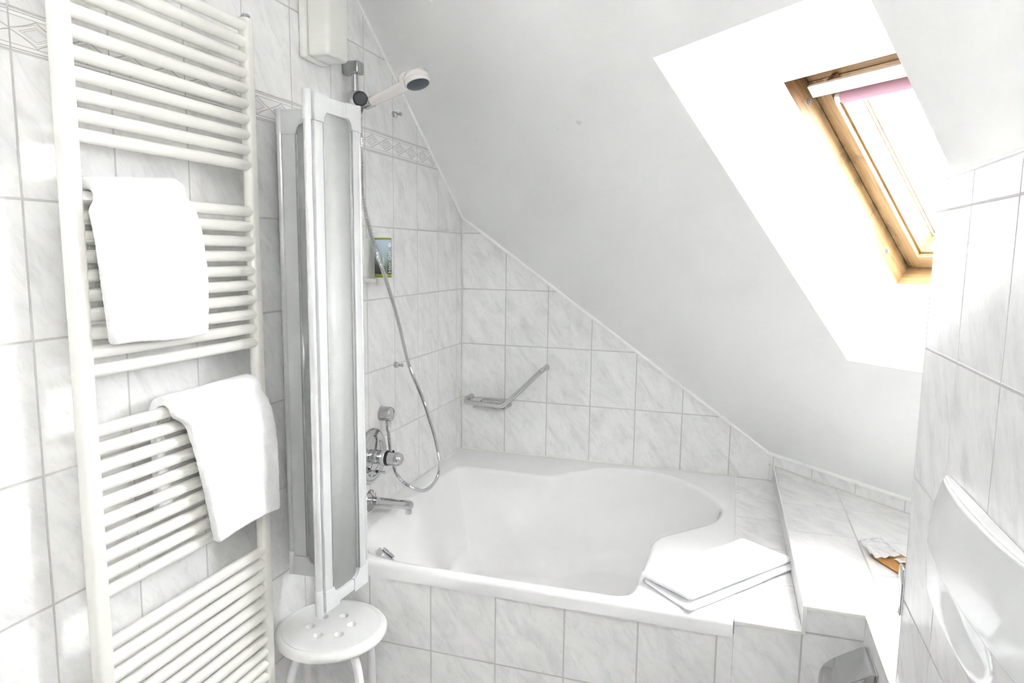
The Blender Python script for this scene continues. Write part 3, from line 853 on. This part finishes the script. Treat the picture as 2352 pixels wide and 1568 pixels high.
pth = smooth_path([hp0 + hd * .012, hp0 + hd * .05, hp0 + hd * .11, hp0 + hd * .155 + V((0, 0, .003)), hp1 + V((-.035, .012, .004)), hp1 + V((-.012, .004, .005))], 6)
n_ = len(pth)
add_tube(bm, pth, [.0140 + .0040 * (i / n_) + .0020 * sin(i / n_ * pi) for i in range(n_)], 20)
finish('handle', bm, PINKW, hs)
fn = V((.30, -.12, -.93)).normalized()
lathe('nut', [(.0115, -.012), (.0135, -.010), (.0135, .012), (.0115, .014)], hp0 + hd * .012, hd, CHROME, hs, 24)
hcn = hp1 + V((.012, -.004, -.004))
bm = bmesh.new(); add_lathe(bm, [(0, -.024), (.020, -.022), (.033, -.014), (.0385, -.003), (.0385, .004), (.0375, .0055), (.0385, .007), (.0385, .014), (.036, .018), (.0335, .018)], hcn, fn, 40)
finish('head', bm, PINKW, hs)
fc = lathe('spray_face', [(.0334, .0165), (.0334, .019), (.030, .021), (.018, .022), (.008, .0235), (0, .0235)], hcn, fn, BLUEGREY, hs, 36); fc['label'] = 'dark blue grey spray face'
bm = bmesh.new(); add_lathe(bm, [(0, -.006), (.004, -.005), (.004, .008), (0, .010)], hcn + V((-.036, .014, -.012)), hp0 - hcn, 12); finish('spray_lever', bm, PINKW, hs)

# hose
hpts = [tuple(hp0 - hd * .03), tuple(hp0 - hd * .045 + V((0, 0, -.03))), (.058, -.985, 1.84), (.074, -1.005, 1.74), (.085, -1.02, 1.627), (.098, -.979, 1.491), (.104, -.907, 1.367), (.10, -.823, 1.233),
        (.10, -.741, 1.067), (.10, -.634, .929), (.105, -.588, .843), (.112, -.545, .748), (.118, -.522, .654), (.122, -.548, .605), (.125, -.616, .585), (.125, -.693, .594),
        (.115, -.762, .628), (.09, -.798, .667), (.070, -.803, .704), (.052, -.797, .762), (.038, -.783, .82), (.030, -.771, .846)]
sm = smooth_path(hpts, 40)
acc = [0.]
for a, b in zip(sm, sm[1:]): acc.append(acc[-1] + (b - a).length)
step = .0028; res = []; k = 0; dcur = 0.
while dcur < acc[-1]:
    while acc[k + 1] < dcur: k += 1
    f = (dcur - acc[k]) / max(1e-9, acc[k + 1] - acc[k]); res.append(sm[k].lerp(sm[k + 1], f)); dcur += step
hose = thing('shower_hose', (.03, -.771, .846), 'ribbed chrome shower hose looping down from the hand shower to the wall outlet', 'hose')
bm = bmesh.new(); add_tube(bm, res, [.0070 if i % 2 else .0054 for i in range(len(res))], 12)
finish('ribbed_tube', bm, CHROME, hose, angle=20)
ends = smooth_path([(.0285, -.769, .862), (.030, -.772, .845), (.034, -.777, .828)], 4)
tubeo('hose_nut', ends, [.0098, .0098, .0098, .0095, .009, .0085, .0085, .0078, .0072], CHROME, hose)

el = thing('hose_outlet', (0, -.768, .893), 'round chrome wall outlet feeding the shower hose above the mixer', 'wall outlet')
bm = bmesh.new(); add_lathe(bm, [(.0285, .0005), (.0285, .004), (.0265, .008), (.0265, .036), (.023, .043), (.012, .046), (0, .047)], (0, -.768, .893), (1, 0, 0), 36)
finish('body', bm, CHROME, el)
bm = bmesh.new(); add_lathe(bm, [(.0125, -.005), (.0125, .018), (.0110, .022), (.0110, .030)], (.028, -.768, .886), (0, 0, -1), 24); finish('spigot', bm, CHROME, el)

# mixer
MC = V((0, -.846, .756))
mx = thing('bath_mixer', MC, 'chrome thermostatic bath mixer with round wall plate and diverter pin', 'mixer tap')
lathe('wall_plate', [(.100, .0005), (.100, .004), (.096, .010), (.080, .013), (.074, .0115), (.058, .0165), (.030, .019), (0, .019)], MC, (1, 0, 0), CHROME, mx, 56)
lathe('valve_body', [(.0255, .012), (.0255, .030), (.0245, .032), (.0245, .034), (.0255, .036), (.0255, .046), (.0205, .048)], MC, (1, 0, 0), CHROME, mx, 36)
cl = lathe('stop_collar', [(.021, .046), (.0275, .047), (.0285, .051), (.0285, .061), (.026, .063)], MC, (1, 0, 0), SHINY, mx, 36)
lathe('scale_ring', [(.0262, .061), (.0268, .062), (.0268, .072), (.0255, .073)], MC, (1, 0, 0), BLACK, mx, 36)['label'] = 'black temperature ring'
lathe('handle', [(.0240, .072), (.0255, .074), (.0250, .096), (.0235, .108), (.0185, .118), (.010, .1235), (0, .125)], MC, (1, 0, 0), CHROME, mx, 36)
lathe('safety_button', [(.004, 0), (.004, .004), (.002, .006), (0, .006)], MC + V((.088, 0, .0245)), (0, 0, 1), BLACK, mx, 12)
dv = lathe('diverter', [(.022, .010), (.020, .016), (.008, .018), (.0032, .020), (.0032, .060), (.0055, .061), (.0055, .066), (0, .067)], MC + V((0, -.022, -.045)), (1, 0, 0), CHROME, mx, 24)
lathe('diverter_bead', [(0, -.006), (.0045, -.0045), (.006, 0), (.0045, .0045), (0, .006)], MC + V((.036, -.022, -.045)), (1, 0, 0), BLACK, dv, 16)

sp = thing('bath_spout', (0, -.858, .600), 'straight chrome bath filler spout just above the tub rim', 'spout')
lathe('rosette', [(.0375, .0005), (.0375, .003), (.035, .007), (.020, .011), (.0145, .013)], (0, -.858, .600), (1, 0, 0), CHROME, sp, 40)
bm = bmesh.new(); add_lathe(bm, [(.0150, .010), (.0150, .014), (.0142, .016), (.0142, .018), (.0155, .020), (.0150, .10), (.0165, .140), (.0165, .152), (.0145, .161), (.008, .166), (0, .167)], (0, -.858, .600), (1, 0, 0), 32)
finish('pipe', bm, CHROME, sp)
lathe('aerator', [(.0115, 0), (.0115, .022), (.0105, .025), (0, .0245)], (.150, -.858, .594), (0, 0, -1), CHROME, sp, 28)

def hook(z, y, label):
    o = lathe('wall_hook', [(.0115, .0005), (.0115, .006), (.0095, .014), (.0045, .018), (.0038, .022), (.0062, .026), (.0072, .030), (.0058, .034), (0, .0355)], (0, y, z), (1, 0, 0), CHROME, None, 24)
    tag(o, label, 'hook', 'wall hooks by the bath')
    o.data.transform(Matrix.Translation(V((0, -y, -z)))); o.location = (0, y, z)
hook(1.954, -.655, 'small chrome robe hook above the border tiles, under the shower head')
hook(1.0535, -.661, 'small chrome robe hook low on the wall beside the shower hose')

# bottle and its holder
bh = thing('bottle_holder', (0, -.845, 1.375), 'white plastic bracket on the left wall holding an upright green bottle', 'holder')
bm = bmesh.new(); add_box(bm, (.0005, -.895, 1.372), (.012, -.800, 1.512), .003, 2); finish('back_plate', bm, WPLAST, bh)
bm = bmesh.new(); add_box(bm, (.010, -.897, 1.368), (.046, -.8735, 1.380), .002); finish('tray', bm, WPLAST, bh)
bo = thing('soap_bottle', (.055, -.842, 1.352), 'green and blue soap bottle with white ends in a wall bracket, behind the hose', 'bottle')
BL = V((.055, -.842, 0)); sxy = dict(sx=1., sy=1.)
lathe('bottle_body', [(0, 1.384), (.0285, 1.384), (.0285, 1.513), (.027, 1.515), (0, 1.516)], BL, (0, 0, 1), LABEL, bo, 40)
lathe('bottle_cap', [(0, 1.3535), (.021, 1.3535), (.0245, 1.357), (.0270, 1.3835), (.0, 1.384)], BL, (0, 0, 1), WPLAST, bo, 40)['label'] = 'white lower cap'
lathe('bottle_base', [(0, 1.5155), (.0272, 1.5155), (.0270, 1.526), (.0245, 1.531), (0, 1.5315)], BL, (0, 0, 1), WPLAST, bo, 40)['label'] = 'white top end'
cu = bpy.data.curves.new('lettering', 'FONT'); cu.body = 'Hair Gel'; cu.size = .021; cu.extrude = .0
to = bpy.data.objects.new('lettering_tmp', cu); C.objects.link(to); bpy.context.view_layer.update()
me = bpy.data.meshes.new_from_object(to.evaluated_get(bpy.context.evaluated_depsgraph_get()))
bpy.data.objects.remove(to)
bm = bmesh.new(); bm.from_mesh(me); bpy.data.meshes.remove(me)
bmesh.ops.subdivide_edges(bm, edges=[e for e in bm.edges if e.calc_length() > .004], cuts=2)
th0 = math.radians(-14)
for v in bm.verts:
    a = th0 - (v.co.y - .007) / .0287
    v.co = V((BL.x + .0289 * cos(a), BL.y + .0289 * sin(a), 1.3985 + v.co.x))
finish('lettering', bm, WHITE_INK, bo, smooth=False)['label'] = 'white upright lettering'
bm = bmesh.new()
vs = []
for k in range(20):
    a = 2 * pi * k / 20; aa = th0 + math.radians(4) - .0075 * cos(a) / .0287
    vs.append(bm.verts.new((BL.x + .0289 * cos(aa), BL.y + .0289 * sin(aa), 1.4925 + .0075 * sin(a))))
bm.faces.new(vs); finish('emblem', bm, WHITE_INK, bo, smooth=False)

# ------------------------------------------------------------------ angled grab bar with soap rack on the back wall
gb = thing('grab_bar', (.14, 0, .77), 'angled chrome grab bar with soap rack on the back wall over the tub', 'grab bar')
gpts = [(.040, -.002, .806), (.038, -.030, .803), (.041, -.050, .797), (.056, -.058, .793), (.12, -.059, .790), (.195, -.060, .7865), (.222, -.060, .790), (.245, -.059, .808), (.32, -.058, .880), (.385, -.056, .945), (.402, -.050, .961), (.408, -.030, .966), (.408, -.002, .966)]
tubeo('rail', smooth_path(gpts, 6), .0105, CHROME, gb, 18)
for x, z in ((.050, .808), (.232, .786), (.408, .966)):
    lathe('mount', [(.0145, .0005), (.0145, .004), (.013, .008), (.0118, .012), (.0112, .040 if x < .4 else .018), (.009, .044 if x < .4 else .02)], (x, 0, z), (0, -1, 0), CHROME, gb, 28)
bm = bmesh.new()
for y in (-.012, -.034): add_tube(bm, [(.112, y, .803), (.228, y, .800)], .0025, 8)
for x in (.112, .228): add_tube(bm, [(x, -.010, .803 if x < .2 else .800), (x, -.052, .797 if x < .2 else .795)], .0025, 8)
finish('soap_rack', bm, CHROME, gb)
boxo('tray', (.075, -.050, .768), (.224, -.014, .773), BRUSH, gb, .002)

# ------------------------------------------------------------------ flush plate on the partition
fp = thing('flush_plate', (XP, -1.86, .91), 'large white curved flush plate on the tiled partition at right', 'flush plate')
YC_, HWY, ZC_, HHZ = -1.884, .237, 1.018, .108
def fp_pt(a, b, grow, depth):
    """a across (-1..1), b up (-1..1); barrel outline"""
    hw = HWY * (1 - .16 * (b + .25) ** 2) + grow
    y = YC_ - a * hw; z = ZC_ + b * (HHZ + grow)
    x = XP - depth * (1 - .55 * abs(a) ** 2.2)
    return V((x, y, z))
def shell(name, grow, d_mid, b_low, dish, mat, parent, base=.0005):
    bm = bmesh.new(); na, nb = 44, 24; g_ = []
    for i in range(na + 1):
        r_ = []; a = -1 + 2 * i / na
        for j in range(nb + 1):
            b = b_low + (1 - b_low) * j / nb; dep = d_mid
            if dish:
                q = ((a - .02) / .52) ** 2 + ((b + .52) / .40) ** 2
                dep -= .013 * (.5 - .5 * cos(pi * (1 - q) ** .8)) if q < 1 else 0
            r_.append(bm.verts.new(fp_pt(a, b, grow, dep)))
        g_.append(r_)
    for i in range(na):
        for j in range(nb): bm.faces.new((g_[i][j], g_[i + 1][j], g_[i + 1][j + 1], g_[i][j + 1]))
    rim = [g_[i][0] for i in range(na + 1)] + [g_[na][j] for j in range(1, nb + 1)] + [g_[i][nb] for i in range(na - 1, -1, -1)] + [g_[0][j] for j in range(nb - 1, 0, -1)]
    low = [bm.verts.new((XP - base, v.co.y, v.co.z)) for v in rim]
    for i in range(len(rim)):
        j = (i + 1) % len(rim); bm.faces.new((rim[i], rim[j], low[j], low[i]))
    bm.faces.new(low)
    o = finish(name, bm, mat, parent, angle=42)
    m = o.modifiers.new('soft', 'BEVEL'); m.width = .003; m.segments = 3; m.limit_method = 'ANGLE'; m.angle_limit = math.radians(50)
    return o
shell('frame', 0., .021, -1., True, WGLOSS, fp)
shell('rocker', -.003, .0265, -.28, False, WGLOSS, fp, .006)
bm = bmesh.new()
tp = [fp_pt(a / 10, 1, -.0055, .022) + V((0, 0, .0005)) for a in range(-7, 6)]
add_tube(bm, tp, .0007, 6); finish('seam', bm, GREYG, fp)

# chrome roll cover on the side of the shelf
rc = thing('roll_holder', (SX - .05, -1.32, .44), 'polished steel toilet roll holder cover on the shelf side, at the bottom edge', 'toilet roll holder')
prof_c = [(SX - .003, .5715), (SX - .012, .5725), (SX - .030, .561), (SX - .060, .541), (SX - .080, .525), (SX - .092, .511), (SX - .098, .495), (SX - .100, .470), (SX - .099, .440), (SX - .093, .415)]
pc = smooth_path([(x, 0, z) for x, z in prof_c], 5)
bm = bmesh.new(); ya, yb_ = -1.262, -1.378
n_ = len(pc)
def off(i, d_):
    t = pc[min(i + 1, n_ - 1)] - pc[max(i - 1, 0)]; nn = V((t.z, 0, -t.x)).normalized(); return pc[i] + nn * d_
G = [[bm.verts.new((p.x, y, p.z)) for p in [off(i, d_) for i in range(n_)]] for y in (ya, yb_) for d_ in (0, .0022)]
a0, a1, b0, b1 = G
for i in range(n_ - 1):
    for q in ((a0, b0), (b1, a1), (a1, a0), (b0, b1)): bm.faces.new((q[0][i], q[0][i + 1], q[1][i + 1], q[1][i]))
for i in (0, n_ - 1): bm.faces.new((a0[i], b0[i], b1[i], a1[i]))
finish('cover', bm, BRUSH, rc, angle=45)
bm = bmesh.new(); add_box(bm, (SX - .006, -1.370, .440), (SX - .0005, -1.268, .574), .002); finish('back_plate', bm, BRUSH, rc)
bm = bmesh.new(); add_tube(bm, [(SX - .0015, -1.2605, .5735), (SX - .0015, -1.3795, .5735)], .0032, 10); finish('hinge', bm, CHROME, rc)
bm = bmesh.new(); add_tube(bm, [(SX - .050, -1.268, .480), (SX - .050, -1.372, .480)], .012, 18); add_tube(bm, [(SX - .004, -1.272, .48), (SX - .05, -1.272, .48)], .004, 8); finish('spindle', bm, BRUSH, rc)
# bottom of frame: folded crease on the cover
def cover_z(x):
    for p_, q_ in zip(pc, pc[1:]):
        if q_.x <= x <= p_.x: return p_.z + (q_.z - p_.z) * (p_.x - x) / max(1e-9, p_.x - q_.x)
    return pc[-1].z

# chrome plate at the partition's end
o = boxo('metal_rail', (XP - .0040, YP + .001, .765), (XP + .002, YP + .033, .863), CHROME, None, .003)
tag(o, 'narrow upright chrome strip projecting from the end of the tiled partition', 'metal strip'); rebase(o)

# ------------------------------------------------------------------ sachets on the shelf
def packet(name, corners, z, th, mat, label, cat, crumple=0., nu=16, nv=12, lift=None):
    bm = bmesh.new(); P = [V((*c, 0)) for c in corners]; T, B = [], []
    for i in range(nu + 1):
        a, b = [], []; u = i / nu
        for j in range(nv + 1):
            v = j / nv
            p = (P[0] * (1 - u) + P[1] * u) * (1 - v) + (P[3] * (1 - u) + P[2] * u) * v
            e = min(u, 1 - u, v, 1 - v); k = min(1, e / .16); h = th / 2 * sqrt(max(0, 1 - (1 - k) ** 2)) + .0003
            wv = crumple * noise.noise(V((p.x * 55, p.y * 55, th * 999)))
            zz = z + th / 2 + (lift(u, v) if lift else 0) + max(0., wv + crumple * .35)
            a.append(bm.verts.new((p.x, p.y, zz + h))); b.append(bm.verts.new((p.x, p.y, zz - h)))
        T.append(a); B.append(b)
    for i in range(nu):
        for j in range(nv):
            bm.faces.new((T[i][j], T[i + 1][j], T[i + 1][j + 1], T[i][j + 1])); bm.faces.new((B[i][j], B[i][j + 1], B[i + 1][j + 1], B[i + 1][j]))
    for i in range(nu):
        bm.faces.new((T[i][0], B[i][0], B[i + 1][0], T[i + 1][0])); bm.faces.new((T[i][nv], T[i + 1][nv], B[i + 1][nv], B[i][nv]))
    for j in range(nv):
        bm.faces.new((T[0][j], T[0][j + 1], B[0][j + 1], B[0][j])); bm.faces.new((T[nu][j], B[nu][j], B[nu][j + 1], T[nu][j + 1]))
    o = finish(name, bm, mat, angle=60); tag(o, label, cat); rebase(o); return o
packet('packet', [(1.592, -.838), (1.655, -.952), (1.735, -.905), (1.672, -.790)], UZ + .0003, .012, AMBER, 'flat amber packet on the tiled shelf, half under the clear sachet', 'packet')
packet('sachet', [(1.573, -.775), (1.600, -.888), (1.668, -.850), (1.640, -.725)], UZ + .0128, .010, FILM, 'crumpled clear plastic sachet lying on top of the amber packet', 'sachet', .008)
packet('sachet', [(1.640, -.958), (1.668, -1.010), (1.745, -.975), (1.715, -.922)], UZ + .0003, .007, BROWNED, 'pinkish plastic sachet beside the amber packet, nearest the partition end', 'sachet', .004)
packet('sachet', [(1.648, -.872), (1.659, -.893), (1.73, -.862), (1.718, -.842)], UZ + .0128, .007, FILM, 'narrow clear sachet strip lying across the amber packet near the partition', 'sachet', .003)

# ------------------------------------------------------------------ unseen fill lights added behind the camera: globe pendant and uplighter
LP = V((1.15, -2.85, 2.13))
lm = thing('fill_pendant', LP, 'unseen round opal glass globe pendant added for direct light, hanging from the flat ceiling behind the camera view', 'lamp')
lathe('fill_shade', [(0, -.085), (.035, -.0775), (.060, -.060), (.078, -.034), (.085, 0), (.078, .034), (.060, .060), (.035, .0775)], LP, (0, 0, 1), LAMPM, lm, 40)
lathe('fill_rod', [(.040, .074), (.040, .084), (.008, .09), (.008, FZ - LP.z - .02), (.045, FZ - LP.z - .018), (.045, FZ - LP.z - .001)], LP, (0, 0, 1), WSTEEL, lm, 32)
UP = V((1.95, -3.85, 2.02))  # unseen uplighter added to bounce soft fill off the ceiling
ul = thing('fill_uplight', (UP.x, UP.y, 0), 'added unseen fill light, a white bowl uplighter on a tall floor stand by the rear wall, washing the flat ceiling', 'lamp')
lathe('fill_bowl', [(0, -.09), (.05, -.082), (.10, -.05), (.132, 0), (.126, 0), (.095, -.042), (.048, -.074), (0, -.08)], UP, (0, 0, 1), WSTEEL, ul, 40)
lathe('fill_glow', [(0, -.018), (.108, -.018)], UP, (0, 0, 1), GLOWM, ul, 32)
lathe('fill_stand', [(.0, 0), (.13, 0), (.13, .015), (.02, .025), (.012, .04), (.012, UP.z - .085), (.0, UP.z - .085)], (UP.x, UP.y, 0), (0, 0, 1), WSTEEL, ul, 32)

# ------------------------------------------------------------------ light
w = bpy.data.worlds.new('sky'); SC.world = w; w.use_nodes = True
bg = w.node_tree.nodes['Background']; bg.inputs[0].default_value = (.95, .975, 1, 1); bg.inputs[1].default_value = 36.
al = bpy.data.lights.new('daylight_portal', 'AREA'); al.shape = 'RECTANGLE'; al.size = .5; al.size_y = .7; al.cycles.is_portal = True
ao = bpy.data.objects.new('daylight_portal', al); C.objects.link(ao)
ao.location = W((H0 + H1) / 2, (S0i + S1i) / 2, .46)
ao.rotation_euler = Matrix((HV, (-CN).cross(HV) * -1, CN)).transposed().to_euler()
ao['kind'] = 'helper'

# ------------------------------------------------------------------ camera
cd = bpy.data.cameras.new('camera'); co = bpy.data.objects.new('camera', cd); C.objects.link(co)
right = V((.95141, .307714, .011466)); fwd = V((-.303819, .944125, -.127755)); up = V((-.050137, .118064, .991739))
Mc = Matrix((right, up, -fwd)).transposed().to_4x4(); Mc.translation = V((1.1927, -2.9476, 1.4731))
co.matrix_world = Mc
cd.sensor_width = 36; cd.lens = 36 * 1591.82 / 2352; cd.clip_start = .02
SC.camera = co
SC.view_settings.view_transform = 'Standard'; SC.view_settings.look = 'None'; SC.view_settings.gamma = 1
SC.view_settings.use_curve_mapping = False; SC.view_settings.exposure = .33
SC.cycles.max_bounces = 14; SC.cycles.diffuse_bounces = 11; SC.cycles.glossy_bounces = 6; SC.cycles.transmission_bounces = 10
SC.cycles.transparent_max_bounces = 12; SC.cycles.caustics_reflective = False; SC.cycles.caustics_refractive = False
SC.cycles.sample_clamp_indirect = 40.
